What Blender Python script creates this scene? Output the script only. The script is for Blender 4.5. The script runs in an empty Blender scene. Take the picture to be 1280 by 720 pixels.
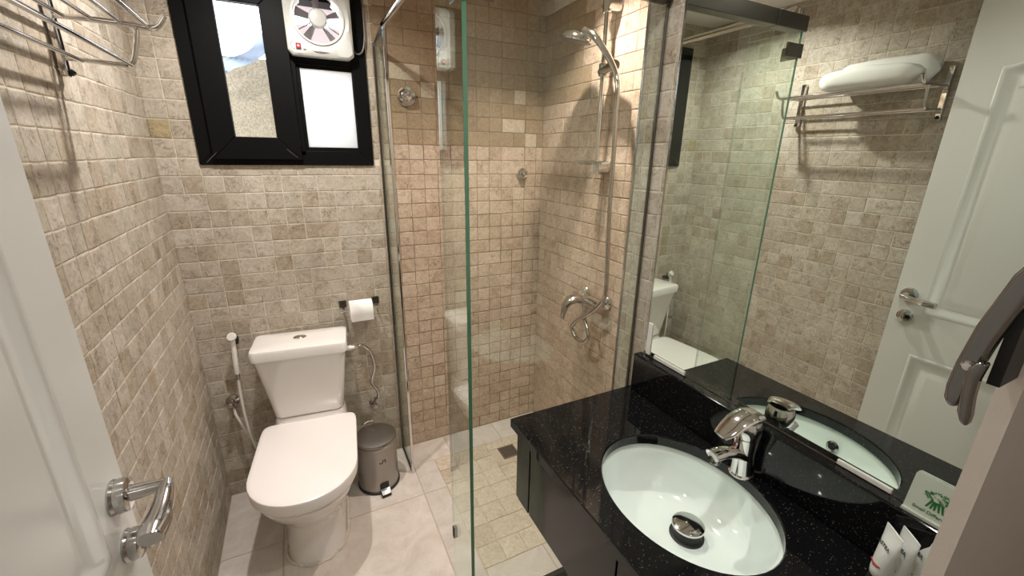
import bpy, math, random
import numpy as np
from mathutils import Vector, Matrix

# everything below is authored in wall-tile modules (1 module = 6.7 cm); S turns modules into metres
S = 0.067
sc = bpy.context.scene
C = sc.collection
PI = math.pi
rnd = random.Random(7)

# ------------------------------------------------------------------ camera
yaw, pitch, roll = 0.4641, 0.3049, 0.0157
fw = Vector((math.sin(yaw)*math.cos(pitch), math.cos(yaw)*math.cos(pitch), -math.sin(pitch)))
rt = Vector((math.cos(yaw), -math.sin(yaw), 0)); up = rt.cross(fw)
cr, sr = math.cos(roll), math.sin(roll)
rt, up = cr*rt + sr*up, -sr*rt + cr*up
CAM = Vector((6.809, -30.523, 23.435)); FPX = 529.19
cd = bpy.data.cameras.new('camera'); cam = bpy.data.objects.new('camera', cd); C.objects.link(cam)
M = Matrix.Identity(4)
for i in range(3): M[i][0], M[i][1], M[i][2] = rt[i], up[i], -fw[i]
M.translation = CAM*S
cam.matrix_world = M
cd.sensor_width = 36; cd.lens = FPX/1280*36; cd.clip_start = 0.005; cd.clip_end = 100
sc.camera = cam

# ------------------------------------------------------------------ world, lamps, exposure
w = bpy.data.worlds.new('world'); sc.world = w; w.use_nodes = True
bg = w.node_tree.nodes['Background']; bg.inputs[0].default_value = (0.86, 0.93, 1.0, 1); bg.inputs[1].default_value = 11.0
sc.view_settings.view_transform = 'Standard'; sc.view_settings.look = 'None'
sc.view_settings.gamma = 1; sc.view_settings.use_curve_mapping = False
sc.view_settings.exposure = -0.46
LAMPS = [  # x, y, watts, radius (m), colour : downlights in the ceiling
    (6.4, -7.6, 17, 0.025, (1.0, 0.945, 0.885)),
    (21.0, -9.0, 13, 0.02, (1.0, 0.87, 0.78)),
    (16.6, -22.5, 7, 0.03, (1.0, 0.97, 0.93)),
    (7.5, -24.0, 2.2, 0.03, (1.0, 0.94, 0.88)),
]
HALL_FILL = (8.0, -42.0, 10)  # unseen lamp added in the hallway as fill for the pier front

# ------------------------------------------------------------------ materials
def nodes(name):
    m = bpy.data.materials.new(name); m.use_nodes = True
    nt = m.node_tree; return m, nt, nt.nodes, nt.links, nt.nodes['Principled BSDF']
def mat(name, col, rough=0.5, metal=0, spec=0.5, bump=0, bscale=200, var=0, vscale=6, coat=0):
    m, nt, N, L, b = nodes(name)
    b.inputs['Base Color'].default_value = (*col, 1); b.inputs['Roughness'].default_value = rough
    b.inputs['Metallic'].default_value = metal; b.inputs['Specular IOR Level'].default_value = spec
    b.inputs['Coat Weight'].default_value = coat; b.inputs['Coat Roughness'].default_value = 0.03
    if var:
        g = N.new('ShaderNodeNewGeometry'); n = N.new('ShaderNodeTexNoise'); n.inputs['Scale'].default_value = vscale
        n.inputs['Detail'].default_value = 5
        L.new(g.outputs['Position'], n.inputs['Vector'])
        r = N.new('ShaderNodeMix'); r.data_type = 'RGBA'
        r.inputs['A'].default_value = (*[c*(1-var) for c in col], 1); r.inputs['B'].default_value = (*[min(1, c*(1+var)) for c in col], 1)
        L.new(n.outputs['Fac'], r.inputs['Factor']); L.new(r.outputs['Result'], b.inputs['Base Color'])
    if bump:
        g = N.new('ShaderNodeNewGeometry'); n = N.new('ShaderNodeTexNoise'); n.inputs['Scale'].default_value = bscale
        L.new(g.outputs['Position'], n.inputs['Vector'])
        bp = N.new('ShaderNodeBump'); bp.inputs['Strength'].default_value = bump; bp.inputs['Distance'].default_value = 0.001
        L.new(n.outputs['Fac'], bp.inputs['Height']); L.new(bp.outputs['Normal'], b.inputs['Normal'])
    return m

def stone(name, cols, pit=0.55, rough=0.55, vscale=38, cloud=1.0):
    """tumbled travertine: each tile its own tone, cloudy veins and small pits"""
    m, nt, N, L, b = nodes(name)
    oi = N.new('ShaderNodeObjectInfo'); g = N.new('ShaderNodeNewGeometry')
    ad = N.new('ShaderNodeMath'); ad.operation = 'ADD'; L.new(oi.outputs['Random'], ad.inputs[0]); L.new(g.outputs['Random Per Island'], ad.inputs[1])
    fr = N.new('ShaderNodeMath'); fr.operation = 'FRACT'; L.new(ad.outputs[0], fr.inputs[0])
    cr_ = N.new('ShaderNodeValToRGB'); L.new(fr.outputs[0], cr_.inputs[0])
    el = cr_.color_ramp.elements; cr_.color_ramp.interpolation = 'CONSTANT'
    while len(el) > 1: el.remove(el[-1])
    el[0].position = 0; el[0].color = (*cols[0], 1)
    for i, c in enumerate(cols[1:], 1):
        e = el.new(i/len(cols)); e.color = (*c, 1)
    sc_ = N.new('ShaderNodeMath'); sc_.operation = 'MULTIPLY'; sc_.inputs[1].default_value = 37.0; L.new(fr.outputs[0], sc_.inputs[0])
    va = N.new('ShaderNodeVectorMath'); va.operation = 'ADD'; L.new(g.outputs['Position'], va.inputs[0]); L.new(sc_.outputs[0], va.inputs[1])
    n1 = N.new('ShaderNodeTexNoise'); n1.inputs['Scale'].default_value = vscale; n1.inputs['Detail'].default_value = 8; n1.inputs['Roughness'].default_value = 0.65; n1.inputs['Distortion'].default_value = 1.6
    L.new(va.outputs[0], n1.inputs['Vector'])
    r1 = N.new('ShaderNodeMapRange'); r1.inputs['From Min'].default_value = 0.3; r1.inputs['From Max'].default_value = 0.72; r1.inputs['To Min'].default_value = 1+0.16*cloud; r1.inputs['To Max'].default_value = 1-0.30*cloud
    L.new(n1.outputs['Fac'], r1.inputs['Value'])
    n2 = N.new('ShaderNodeTexNoise'); n2.inputs['Scale'].default_value = 95; n2.inputs['Detail'].default_value = 6; n2.inputs['Roughness'].default_value = 0.7; n2.inputs['Distortion'].default_value = 0.8
    L.new(va.outputs[0], n2.inputs['Vector'])
    r2 = N.new('ShaderNodeMapRange'); r2.inputs['From Min'].default_value = 0.57; r2.inputs['From Max'].default_value = 0.68; r2.inputs['To Min'].default_value = 1.0; r2.inputs['To Max'].default_value = 1-pit
    L.new(n2.outputs['Fac'], r2.inputs['Value'])
    # wandering hairline veins, only in patches
    n3 = N.new('ShaderNodeTexNoise'); n3.inputs['Scale'].default_value = 26; n3.inputs['Detail'].default_value = 7; n3.inputs['Roughness'].default_value = 0.75; n3.inputs['Distortion'].default_value = 2.6
    L.new(va.outputs[0], n3.inputs['Vector'])
    s3 = N.new('ShaderNodeMath'); s3.operation = 'SUBTRACT'; s3.inputs[1].default_value = 0.5; L.new(n3.outputs['Fac'], s3.inputs[0])
    a3 = N.new('ShaderNodeMath'); a3.operation = 'ABSOLUTE'; L.new(s3.outputs[0], a3.inputs[0])
    r3 = N.new('ShaderNodeMapRange'); r3.inputs['From Min'].default_value = 0.0; r3.inputs['From Max'].default_value = 0.028; r3.inputs['To Min'].default_value = 1.0; r3.inputs['To Max'].default_value = 0.0
    L.new(a3.outputs[0], r3.inputs['Value'])
    n4 = N.new('ShaderNodeTexNoise'); n4.inputs['Scale'].default_value = 17; n4.inputs['Detail'].default_value = 3; L.new(va.outputs[0], n4.inputs['Vector'])
    r4 = N.new('ShaderNodeMapRange'); r4.inputs['From Min'].default_value = 0.50; r4.inputs['From Max'].default_value = 0.66; r4.inputs['To Max'].default_value = pit*1.5; L.new(n4.outputs['Fac'], r4.inputs['Value'])
    m3 = N.new('ShaderNodeMath'); m3.operation = 'MULTIPLY'; L.new(r3.outputs[0], m3.inputs[0]); L.new(r4.outputs[0], m3.inputs[1])
    i3 = N.new('ShaderNodeMath'); i3.operation = 'SUBTRACT'; i3.inputs[0].default_value = 1.0; L.new(m3.outputs[0], i3.inputs[1])
    m0 = N.new('ShaderNodeMath'); m0.operation = 'MULTIPLY'; L.new(r2.outputs[0], m0.inputs[0]); L.new(i3.outputs[0], m0.inputs[1])
    mu = N.new('ShaderNodeMath'); mu.operation = 'MULTIPLY'; L.new(r1.outputs[0], mu.inputs[0]); L.new(m0.outputs[0], mu.inputs[1])
    pw = N.new('ShaderNodeCombineXYZ')      # veins are browner than the ground: blue falls faster than red
    for ch, ex in enumerate((0.9, 1.05, 1.3)):
        q = N.new('ShaderNodeMath'); q.operation = 'POWER'; q.inputs[1].default_value = ex; L.new(mu.outputs[0], q.inputs[0]); L.new(q.outputs[0], pw.inputs[ch])
    vs = N.new('ShaderNodeVectorMath'); vs.operation = 'MULTIPLY'; L.new(cr_.outputs[0], vs.inputs[0]); L.new(pw.outputs[0], vs.inputs[1])
    L.new(vs.outputs[0], b.inputs['Base Color'])
    b.inputs['Roughness'].default_value = rough; b.inputs['Specular IOR Level'].default_value = 0.35
    bp = N.new('ShaderNodeBump'); bp.inputs['Strength'].default_value = 0.5; bp.inputs['Distance'].default_value = 0.0012
    L.new(mu.outputs[0], bp.inputs['Height']); L.new(bp.outputs['Normal'], b.inputs['Normal'])
    return m

def glass(name, tint=(0.955, 0.985, 0.965), refl=1.0):
    m = bpy.data.materials.new(name); m.use_nodes = True; nt = m.node_tree; N = nt.nodes; L = nt.links
    for n in list(N): N.remove(n)
    o = N.new('ShaderNodeOutputMaterial'); t = N.new('ShaderNodeBsdfTransparent'); t.inputs[0].default_value = (*tint, 1)
    g = N.new('ShaderNodeBsdfGlossy'); g.inputs['Roughness'].default_value = 0.0; g.inputs[0].default_value = (0.92, 1, 0.96, 1)
    f = N.new('ShaderNodeFresnel'); ge = N.new('ShaderNodeNewGeometry')
    io = N.new('ShaderNodeMapRange'); io.inputs['To Min'].default_value = 1.5; io.inputs['To Max'].default_value = 1/1.5   # same reflectance on both faces of the pane
    L.new(ge.outputs['Backfacing'], io.inputs['Value']); L.new(io.outputs[0], f.inputs[0])
    k = N.new('ShaderNodeMath'); k.operation = 'MULTIPLY'; k.inputs[1].default_value = refl; k.use_clamp = True
    mx = N.new('ShaderNodeMixShader'); L.new(f.outputs[0], k.inputs[0]); L.new(k.outputs[0], mx.inputs[0])
    L.new(t.outputs[0], mx.inputs[1]); L.new(g.outputs[0], mx.inputs[2]); L.new(mx.outputs[0], o.inputs[0])
    return m

def granite():
    m, nt, N, L, b = nodes('black_galaxy_granite')
    g = N.new('ShaderNodeNewGeometry')
    v = N.new('ShaderNodeTexVoronoi'); v.inputs['Scale'].default_value = 480; L.new(g.outputs['Position'], v.inputs['Vector'])
    sp = N.new('ShaderNodeSeparateColor'); L.new(v.outputs['Color'], sp.inputs[0])
    a = N.new('ShaderNodeMath'); a.operation = 'GREATER_THAN'; a.inputs[1].default_value = 0.925; L.new(sp.outputs[0], a.inputs[0])
    d = N.new('ShaderNodeMath'); d.operation = 'LESS_THAN'; d.inputs[1].default_value = 0.28; L.new(v.outputs['Distance'], d.inputs[0])
    mu = N.new('ShaderNodeMath'); mu.operation = 'MULTIPLY'; L.new(a.outputs[0], mu.inputs[0]); L.new(d.outputs[0], mu.inputs[1])
    m2 = N.new('ShaderNodeMath'); m2.operation = 'MULTIPLY'; L.new(mu.outputs[0], m2.inputs[0]); L.new(sp.outputs[1], m2.inputs[1])
    mx = N.new('ShaderNodeMix'); mx.data_type = 'RGBA'; mx.inputs['A'].default_value = (0.0045, 0.0045, 0.005, 1); mx.inputs['B'].default_value = (0.40, 0.38, 0.36, 1)
    L.new(m2.outputs[0], mx.inputs['Factor']); L.new(mx.outputs['Result'], b.inputs['Base Color'])
    b.inputs['Roughness'].default_value = 0.06; b.inputs['Specular IOR Level'].default_value = 0.36
    return m

MT = {}
LIGHTT = [(0.497, 0.442, 0.374), (0.472, 0.417, 0.348), (0.527, 0.474, 0.406), (0.448, 0.392, 0.322), (0.487, 0.437, 0.374), (0.547, 0.494, 0.425), (0.418, 0.356, 0.281), (0.497, 0.437, 0.364), (0.468, 0.422, 0.353), (0.518, 0.459, 0.385), (0.482, 0.432, 0.364), (0.448, 0.382, 0.301)]
SHOWT = [(0.557, 0.441, 0.346), (0.526, 0.415, 0.323), (0.574, 0.459, 0.366), (0.503, 0.387, 0.295), (0.544, 0.436, 0.34), (0.593, 0.477, 0.383), (0.515, 0.399, 0.309), (0.551, 0.436, 0.34), (0.538, 0.426, 0.332)]
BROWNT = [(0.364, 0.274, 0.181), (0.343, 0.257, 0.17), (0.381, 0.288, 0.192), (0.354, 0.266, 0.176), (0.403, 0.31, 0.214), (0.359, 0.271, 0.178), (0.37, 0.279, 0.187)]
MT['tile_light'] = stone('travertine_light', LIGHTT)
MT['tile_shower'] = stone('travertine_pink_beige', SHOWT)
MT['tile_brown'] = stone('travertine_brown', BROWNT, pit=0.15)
MT['tile_gold'] = stone('travertine_gold', [(0.40,0.33,0.20)], pit=0.5)
MT['tile_pale'] = stone('travertine_pale', [(0.56,0.48,0.38)], pit=0.05)
MT['floor_tile'] = stone('floor_marble', [(0.60,0.545,0.495),(0.57,0.525,0.48),(0.62,0.565,0.515)], pit=0.12, rough=0.35, vscale=7, cloud=0.55)
MT['mosaic'] = stone('floor_mosaic', [(0.56, 0.485, 0.39), (0.53, 0.455, 0.36), (0.585, 0.515, 0.42), (0.5, 0.425, 0.335), (0.57, 0.495, 0.405), (0.545, 0.475, 0.38)], pit=0.12, rough=0.5)
MT['grout_light'] = mat('grout_light', (0.68,0.62,0.51), 0.9, bump=0.4)
MT['grout_dark'] = mat('grout_brown', (0.21,0.155,0.105), 0.9, bump=0.4)
MT['grout_floor'] = mat('grout_floor', (0.50,0.42,0.34), 0.9)
MT['plaster'] = mat('ceiling_plaster', (0.74,0.70,0.65), 0.9)
MT['hall'] = mat('hall_paint', (0.62,0.56,0.50), 0.9)
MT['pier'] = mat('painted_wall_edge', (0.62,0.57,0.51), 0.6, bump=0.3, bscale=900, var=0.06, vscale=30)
MT['pier_shaded'] = mat('painted_wall_shaded', (0.36,0.33,0.30), 0.75, bump=0.3, bscale=900, var=0.05, vscale=40)  # pier paint darkened: the front face's shade is put into the colour
MT['black'] = mat('black_aluminium', (0.003,0.003,0.003), 0.5, spec=0.12)
MT['chrome'] = mat('chrome', (0.72,0.71,0.70), 0.07, 1)
MT['chromed'] = mat('chrome_worn', (0.52,0.50,0.48), 0.16, 1)
MT['steel'] = mat('brushed_steel', (0.36,0.34,0.325), 0.34, 1, bump=0.05)
MT['chromedark'] = mat('dark_chrome', (0.24,0.235,0.23), 0.14, 1)  # chrome in a darker even tone
MT['darksteel'] = mat('dark_anodised', (0.13,0.12,0.105), 0.3, 1)
MT['nickel'] = mat('satin_nickel', (0.55,0.54,0.53), 0.14, 1)
MT['ceramic'] = mat('white_ceramic', (0.80,0.77,0.74), 0.08, coat=0.6)
MT['basin'] = mat('basin_ceramic', (0.78,0.86,0.82), 0.06, coat=0.6)
MT['lidplastic'] = mat('toilet_seat_plastic', (0.83,0.79,0.77), 0.22)
MT['white_plastic'] = mat('white_plastic', (0.78,0.76,0.72), 0.3)
MT['fan_plastic'] = mat('fan_plastic', (0.62,0.63,0.60), 0.35)
MT['grey_plastic'] = mat('grey_plastic', (0.16,0.14,0.145), 0.4)
MT['red'] = mat('red_switch', (0.35,0.01,0.03), 0.4)
MT['door'] = mat('door_paint', (0.66,0.655,0.63), 0.28, bump=0.15, bscale=700)
MT['granite'] = granite()
MT['cabinet'] = mat('black_gloss_cabinet', (0.007,0.008,0.006), 0.16, spec=0.35)
MT['paper'] = mat('toilet_paper', (0.86,0.84,0.82), 0.95, bump=0.3, bscale=400)
MT['towel'] = mat('white_terry', (0.70,0.70,0.66), 1.0, bump=1.0, bscale=600)
MT['silicone'] = mat('white_sealant', (0.78,0.76,0.72), 0.6)
MT['caulk'] = mat('old_caulk', (0.60,0.55,0.47), 0.9, bump=1.0, bscale=300, var=0.35, vscale=90)
MT['rubber'] = mat('black_rubber', (0.01,0.01,0.01), 0.5)
MT['ink'] = mat('black_ink', (0.02,0.02,0.02), 0.6)
MT['redink'] = mat('red_ink', (0.45,0.06,0.05), 0.6)
MT['greenink'] = mat('green_ink', (0.015,0.12,0.03), 0.6)
MT['palegreen'] = mat('pale_green_ink', (0.20,0.36,0.20), 0.6)
MT['card'] = mat('card_stock', (0.46,0.50,0.43), 0.5)
MT['tube'] = mat('tube_plastic', (0.76,0.78,0.74), 0.25)
MT['glass'] = glass('shower_glass')
MT['winglass'] = glass('window_glass', (0.97,0.98,0.99))
MT['acrylic'] = glass('clear_acrylic', (0.9,0.9,0.9), 1.6)
MT['glassedge'] = mat('glass_edge_green', (0.07,0.19,0.115), 0.12, coat=0.5)
MT['mirror'] = mat('mirror_silver', (0.80,0.86,0.80), 0.0, 1)
MT['stucco'] = mat('outside_stucco', (0.40,0.34,0.26), 0.95, bump=1.5, bscale=60, var=0.9, vscale=160)
MT['pinkwall'] = mat('outside_pink_wall', (0.19,0.145,0.14), 0.95, var=0.2, vscale=10)
# frosted pane and hanging film
def translucent(name, col):
    m = bpy.data.materials.new(name); m.use_nodes = True; nt = m.node_tree; N = nt.nodes; L = nt.links
    for n in list(N): N.remove(n)
    o = N.new('ShaderNodeOutputMaterial'); t = N.new('ShaderNodeBsdfTranslucent'); t.inputs[0].default_value = (*col, 1)
    d = N.new('ShaderNodeBsdfDiffuse'); d.inputs[0].default_value = (*col, 1)
    mx = N.new('ShaderNodeMixShader'); mx.inputs[0].default_value = 0.25
    L.new(t.outputs[0], mx.inputs[1]); L.new(d.outputs[0], mx.inputs[2]); L.new(mx.outputs[0], o.inputs[0]); return m
MT['frost'] = translucent('frosted_glass', (0.95, 0.96, 0.96))
MT['film'] = translucent('plastic_film', (0.30, 0.35, 0.44))
def lampmat(name, col, s):
    m = bpy.data.materials.new(name); m.use_nodes = True; nt = m.node_tree; N = nt.nodes; L = nt.links
    for n in list(N): N.remove(n)
    o = N.new('ShaderNodeOutputMaterial'); e = N.new('ShaderNodeEmission'); e.inputs[0].default_value = (*col, 1); e.inputs[1].default_value = s
    L.new(e.outputs[0], o.inputs[0]); return m
MT['lampglow'] = lampmat('lamp_glow', (1, 0.93, 0.82), 12)

# ------------------------------------------------------------------ mesh builder (module units)
class MB:
    def __init__(s): s.v = []; s.f = []; s.mi = []; s.cur = 0
    def add(s, vs, fs):
        o = len(s.v); s.v += [tuple(p) for p in vs]
        for f in fs: s.f.append([i+o for i in f]); s.mi.append(s.cur)
        return s
    def box(s, x0, x1, y0, y1, z0, z1):
        v = [(x, y, z) for x in (x0, x1) for y in (y0, y1) for z in (z0, z1)]
        return s.add(v, [(0,1,3,2),(4,6,7,5),(0,4,5,1),(2,3,7,6),(0,2,6,4),(1,5,7,3)])
    def rings(s, rings, cap0=True, cap1=True, close=False):
        n = len(rings[0]); vs = [p for r in rings for p in r]; fs = []
        m = len(rings)
        for i in range(m if close else m-1):
            for j in range(n):
                a, b = i*n+j, i*n+(j+1) % n; c, d = ((i+1) % m)*n+(j+1) % n, ((i+1) % m)*n+j
                fs.append((a, b, c, d))
        if not close:
            if cap0: fs.append(tuple(reversed(range(n))))
            if cap1: fs.append(tuple((m-1)*n+j for j in range(n)))
        return s.add(vs, fs)
    def lathe(s, prof, c=(0,0,0), axis=(0,0,1), n=32, e=1.0):
        """prof: (radius, height along axis); e squashes one radial direction"""
        a = Vector(axis).normalized(); u = a.orthogonal().normalized()
        if abs(a.z) > 0.9: u = Vector((1,0,0)); u = (u - a*u.dot(a)).normalized()
        elif abs(a.z) < 0.5: u = Vector((0,0,1)); u = (u - a*u.dot(a)).normalized()
        w_ = a.cross(u); c = Vector(c); rs = []
        for r, h in prof:
            r = max(r, 1e-4)
            rs.append([tuple(c + a*h + u*(r*math.cos(2*PI*j/n)) + w_*(r*e*math.sin(2*PI*j/n))) for j in range(n)])
        return s.rings(rs)
    def cyl(s, p0, p1, r0, r1=None, n=24):
        p0 = Vector(p0); p1 = Vector(p1); r1 = r0 if r1 is None else r1
        d = (p1-p0).length; b = min(r0, r1)*0.12
        return s.lathe([(r0-b, 0), (r0, b), (r1, d-b), (r1-b, d)], p0, p1-p0, n)
    def tube(s, pts, r, n=12, smooth=True, close=False, e=1.0, sub=6, ref=None):
        pts = [Vector(p) for p in pts]
        rr = list(r) if isinstance(r, (list, tuple)) else [r]*len(pts)
        if smooth and len(pts) > 2:
            q = []; qr = []
            P = ([pts[-1]] + pts + [pts[0], pts[1]]) if close else ([pts[0]*2-pts[1]] + pts + [pts[-1]*2-pts[-2]])
            R = ([rr[-1]] + rr + [rr[0], rr[1]]) if close else ([rr[0]] + rr + [rr[-1]])
            for i in range(1, len(P)-2):
                for k in range(sub):
                    t = k/sub; a, b, c, d = P[i-1], P[i], P[i+1], P[i+2]
                    q.append(0.5*((2*b)+(c-a)*t+(2*a-5*b+4*c-d)*t*t+(3*b-a-3*c+d)*t**3)); qr.append(R[i]*(1-t)+R[i+1]*t)
            if not close: q.append(pts[-1]); qr.append(rr[-1])
            pts, rr = q, qr
        rs = []; m = len(pts); nrm = None
        for i, p in enumerate(pts):
            if close: t = (pts[(i+1) % m]-pts[i-1]).normalized()
            else: t = (pts[min(i+1, m-1)]-pts[max(i-1, 0)]).normalized()
            if nrm is None:
                nrm = Vector(ref) if ref else t.orthogonal()
            nrm = (nrm - t*nrm.dot(t)).normalized(); b = t.cross(nrm)
            rs.append([tuple(p + nrm*(rr[i]*math.cos(2*PI*j/n)) + b*(rr[i]*e*math.sin(2*PI*j/n))) for j in range(n)])
        return s.rings(rs, close=close)
    def prism(s, poly, axis, a0, a1):
        """poly: 2-D outline; axis 'x','y','z' of extrusion"""
        def P(u, v, a): return {'x': (a, u, v), 'y': (u, a, v), 'z': (u, v, a)}[axis]
        return s.rings([[P(u, v, a0) for u, v in poly], [P(u, v, a1) for u, v in poly]])

OFF = {}
def obj(name, mb, m, parent=None, origin=None, smooth=40, bevel=0, local=False, sub=0):
    off = Vector((0,0,0)) if local else (OFF.get(parent.name, Vector((0,0,0))) if parent else Vector(origin or (0,0,0)))
    me = bpy.data.meshes.new(name)
    me.from_pydata([tuple((Vector(v)-off)*S) for v in mb.v], [], mb.f); me.validate()
    for mm in (m if isinstance(m, (list, tuple)) else [m]): me.materials.append(MT[mm] if isinstance(mm, str) else mm)
    if isinstance(m, (list, tuple)):
        for p, i in zip(me.polygons, mb.mi): p.material_index = i
    import bmesh
    bm = bmesh.new(); bm.from_mesh(me); bmesh.ops.recalc_face_normals(bm, faces=bm.faces); bm.to_mesh(me); bm.free()
    if smooth:
        me.shade_smooth(); me.set_sharp_from_angle(angle=math.radians(smooth))
    o = bpy.data.objects.new(name, me); C.objects.link(o)
    if parent: o.parent = parent; OFF[o.name] = off if not local else Vector((0,0,0))
    else: o.location = off*S; OFF[o.name] = off
    if bevel:
        b = o.modifiers.new('bevel', 'BEVEL'); b.width = bevel*S; b.segments = 3; b.limit_method = 'ANGLE'; b.angle_limit = math.radians(40)
    if sub:
        b = o.modifiers.new('sub', 'SUBSURF'); b.levels = sub; b.render_levels = sub
    return o
def tag(o, label=None, cat=None, group=None, kind=None):
    if label: o['label'] = label
    if cat: o['category'] = cat
    if group: o['group'] = group
    if kind: o['kind'] = kind
    return o
def thing(name, loc, label, cat, rz=0, group=None):
    o = bpy.data.objects.new(name, None); C.objects.link(o); o.location = Vector(loc)*S; o.rotation_euler = (0,0,rz)
    o.empty_display_size = 0.05; OFF[o.name] = Vector(loc); return tag(o, label, cat, group)
def struct(o, label, cat): return tag(o, label, cat, kind='structure')
def text(name, body, size, mtx, m, parent, thick=0.004):
    """raised lettering: flat print as a thin mesh, mtx in modules"""
    cu = bpy.data.curves.new(name, 'FONT'); cu.body = body; cu.size = size; cu.extrude = thick; cu.align_x = 'CENTER'; cu.align_y = 'CENTER'
    t = bpy.data.objects.new('tmp', cu); me = bpy.data.meshes.new_from_object(t)
    bpy.data.objects.remove(t); off = OFF[parent.name]
    for v in me.vertices: v.co = (mtx @ v.co - off)*S
    me.materials.clear(); me.materials.append(MT[m])
    o = bpy.data.objects.new(name, me); C.objects.link(o); o.parent = parent; OFF[o.name] = off; return o
def basis(x, y, o):
    x = Vector(x).normalized(); y = Vector(y).normalized(); z = x.cross(y)
    m_ = Matrix.Identity(4)
    for i in range(3): m_[i][0], m_[i][1], m_[i][2], m_[i][3] = x[i], y[i], z[i], o[i]
    return m_

# ------------------------------------------------------------------ the room shell
H = 34.4; W = 24.55; PX = 20.83; YS = -14.9; YD = -31.2
WX0, WX1, WZ0, WZ1 = 2.15, 11.45, 22.75, 32.4      # window opening
b = MB().box(-2, W+2, 0, 2.4, -1, WZ0).box(-2, W+2, 0, 2.4, WZ1, H).box(-2, WX0, 0, 2.4, WZ0, WZ1).box(WX1, W+2, 0, 2.4, WZ0, WZ1)
wall_back = struct(obj('wall_back', b, 'grout_light', smooth=0), 'back wall of small beige travertine tiles with the high window', 'wall')
obj('shower_grout', MB().box(12.2, W, -0.012, 0.02, 0, H), 'grout_dark', wall_back, smooth=0)
wall_left = struct(obj('wall_left', MB().box(-2, 0, YD-1.5, 0, -1, H), 'grout_light', smooth=0), 'long left wall of beige travertine tiles with pale grout', 'wall')
wall_right = struct(obj('wall_right', MB().box(W, W+2, YD-1.5, 0, -1, H), 'grout_dark', smooth=0), 'shower side wall of pinkish travertine carrying the slide bar', 'wall')
wall_vanity = struct(obj('wall_vanity', MB().box(PX, W, YD, YS, 0, H), 'grout_light', smooth=0), 'thick tiled wall behind the mirror and basin', 'wall')
ceiling = struct(obj('ceiling', MB().box(-2, W+2, YD-22, 2.4, H, H+1), 'plaster', smooth=0), 'plain off-white ceiling', 'ceiling')
floor = struct(obj('floor', MB().box(-2, W+2, YD-22, 2.4, -1, -0.05), 'grout_floor', smooth=0), 'bathroom floor of pale marble tiles and beige shower mosaic', 'floor')
DX0, DX1, DZ = 1.3, 13.9, 31.8
b = MB().box(-2, DX0, YD-1.5, YD, 0, H).box(20.8, W+2, YD-1.5, YD, 0, H).box(DX0, 20.8, YD-1.5, YD, DZ, H)
wall_entrance = struct(obj('wall_entrance', b, 'hall', smooth=0), 'entrance wall with the doorway the photo is taken from', 'wall')
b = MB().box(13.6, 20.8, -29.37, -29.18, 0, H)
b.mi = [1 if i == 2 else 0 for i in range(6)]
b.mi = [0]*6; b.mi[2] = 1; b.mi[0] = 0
trim_pier = struct(obj('trim_2', b, ['pier', 'pier_shaded'], smooth=0), 'pale painted wall edge in the right foreground with shade coloured into its front face', 'wall trim')
b = MB().box(-2, W+2, YD-22, YD-21, 0, H).box(-2, -1, YD-21, YD-1.5, 0, H).box(W+1, W+2, YD-21, YD-1.5, 0, H)
struct(obj('wall_hall', b, 'hall', smooth=0), 'plain painted hallway walls behind the doorway', 'wall')

# ---- tiles
def variant(seed, k=0.955):
    r = random.Random(seed); h = 0.5
    def c(x, y, z, j): return (x+r.uniform(-j, j), y+r.uniform(-j, j), z)
    a = h*k; i_ = a-0.045
    out = [c(-a,-a,0,.012), c(a,-a,0,.012), c(a,a,0,.012), c(-a,a,0,.012)]
    # slightly worn edges: extra point in the middle of each side
    mid = [c(0,-a,0,.02), c(a,0,0,.02), c(0,a,0,.02), c(-a,0,0,.02)]
    ring = [out[0],mid[0],out[1],mid[1],out[2],mid[2],out[3],mid[3]]
    low = [(x, y, -0.02) for x, y, z in ring]; edge = [(x, y, 0.010) for x, y, z in ring]
    f = i_/a
    top = [(x*f, y*f, 0.024+r.uniform(-.004,.004)) for x, y, z in ring]
    vs = low+edge+top; fs = []
    for L_ in (0, 1):
        for j in range(8): fs.append((L_*8+j, L_*8+(j+1) % 8, (L_+1)*8+(j+1) % 8, (L_+1)*8+j))
    fs.append(tuple(16+j for j in range(8)))
    return vs, fs
VARS = [variant(i) for i in range(6)]
VMESH = {}
def vmesh(i, m):
    if (i, m) not in VMESH:
        me = bpy.data.meshes.new('tile'); me.from_pydata([tuple(Vector(v)*S) for v in VARS[i][0]], [], VARS[i][1])
        me.materials.append(MT[m]); VMESH[(i, m)] = me
    return VMESH[(i, m)]
def to_px(P):
    d = Vector(P)-CAM; z = d.dot(fw)
    if z < 0.5: return None
    return 640+FPX*d.dot(rt)/z, 360-FPX*d.dot(up)/z
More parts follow.
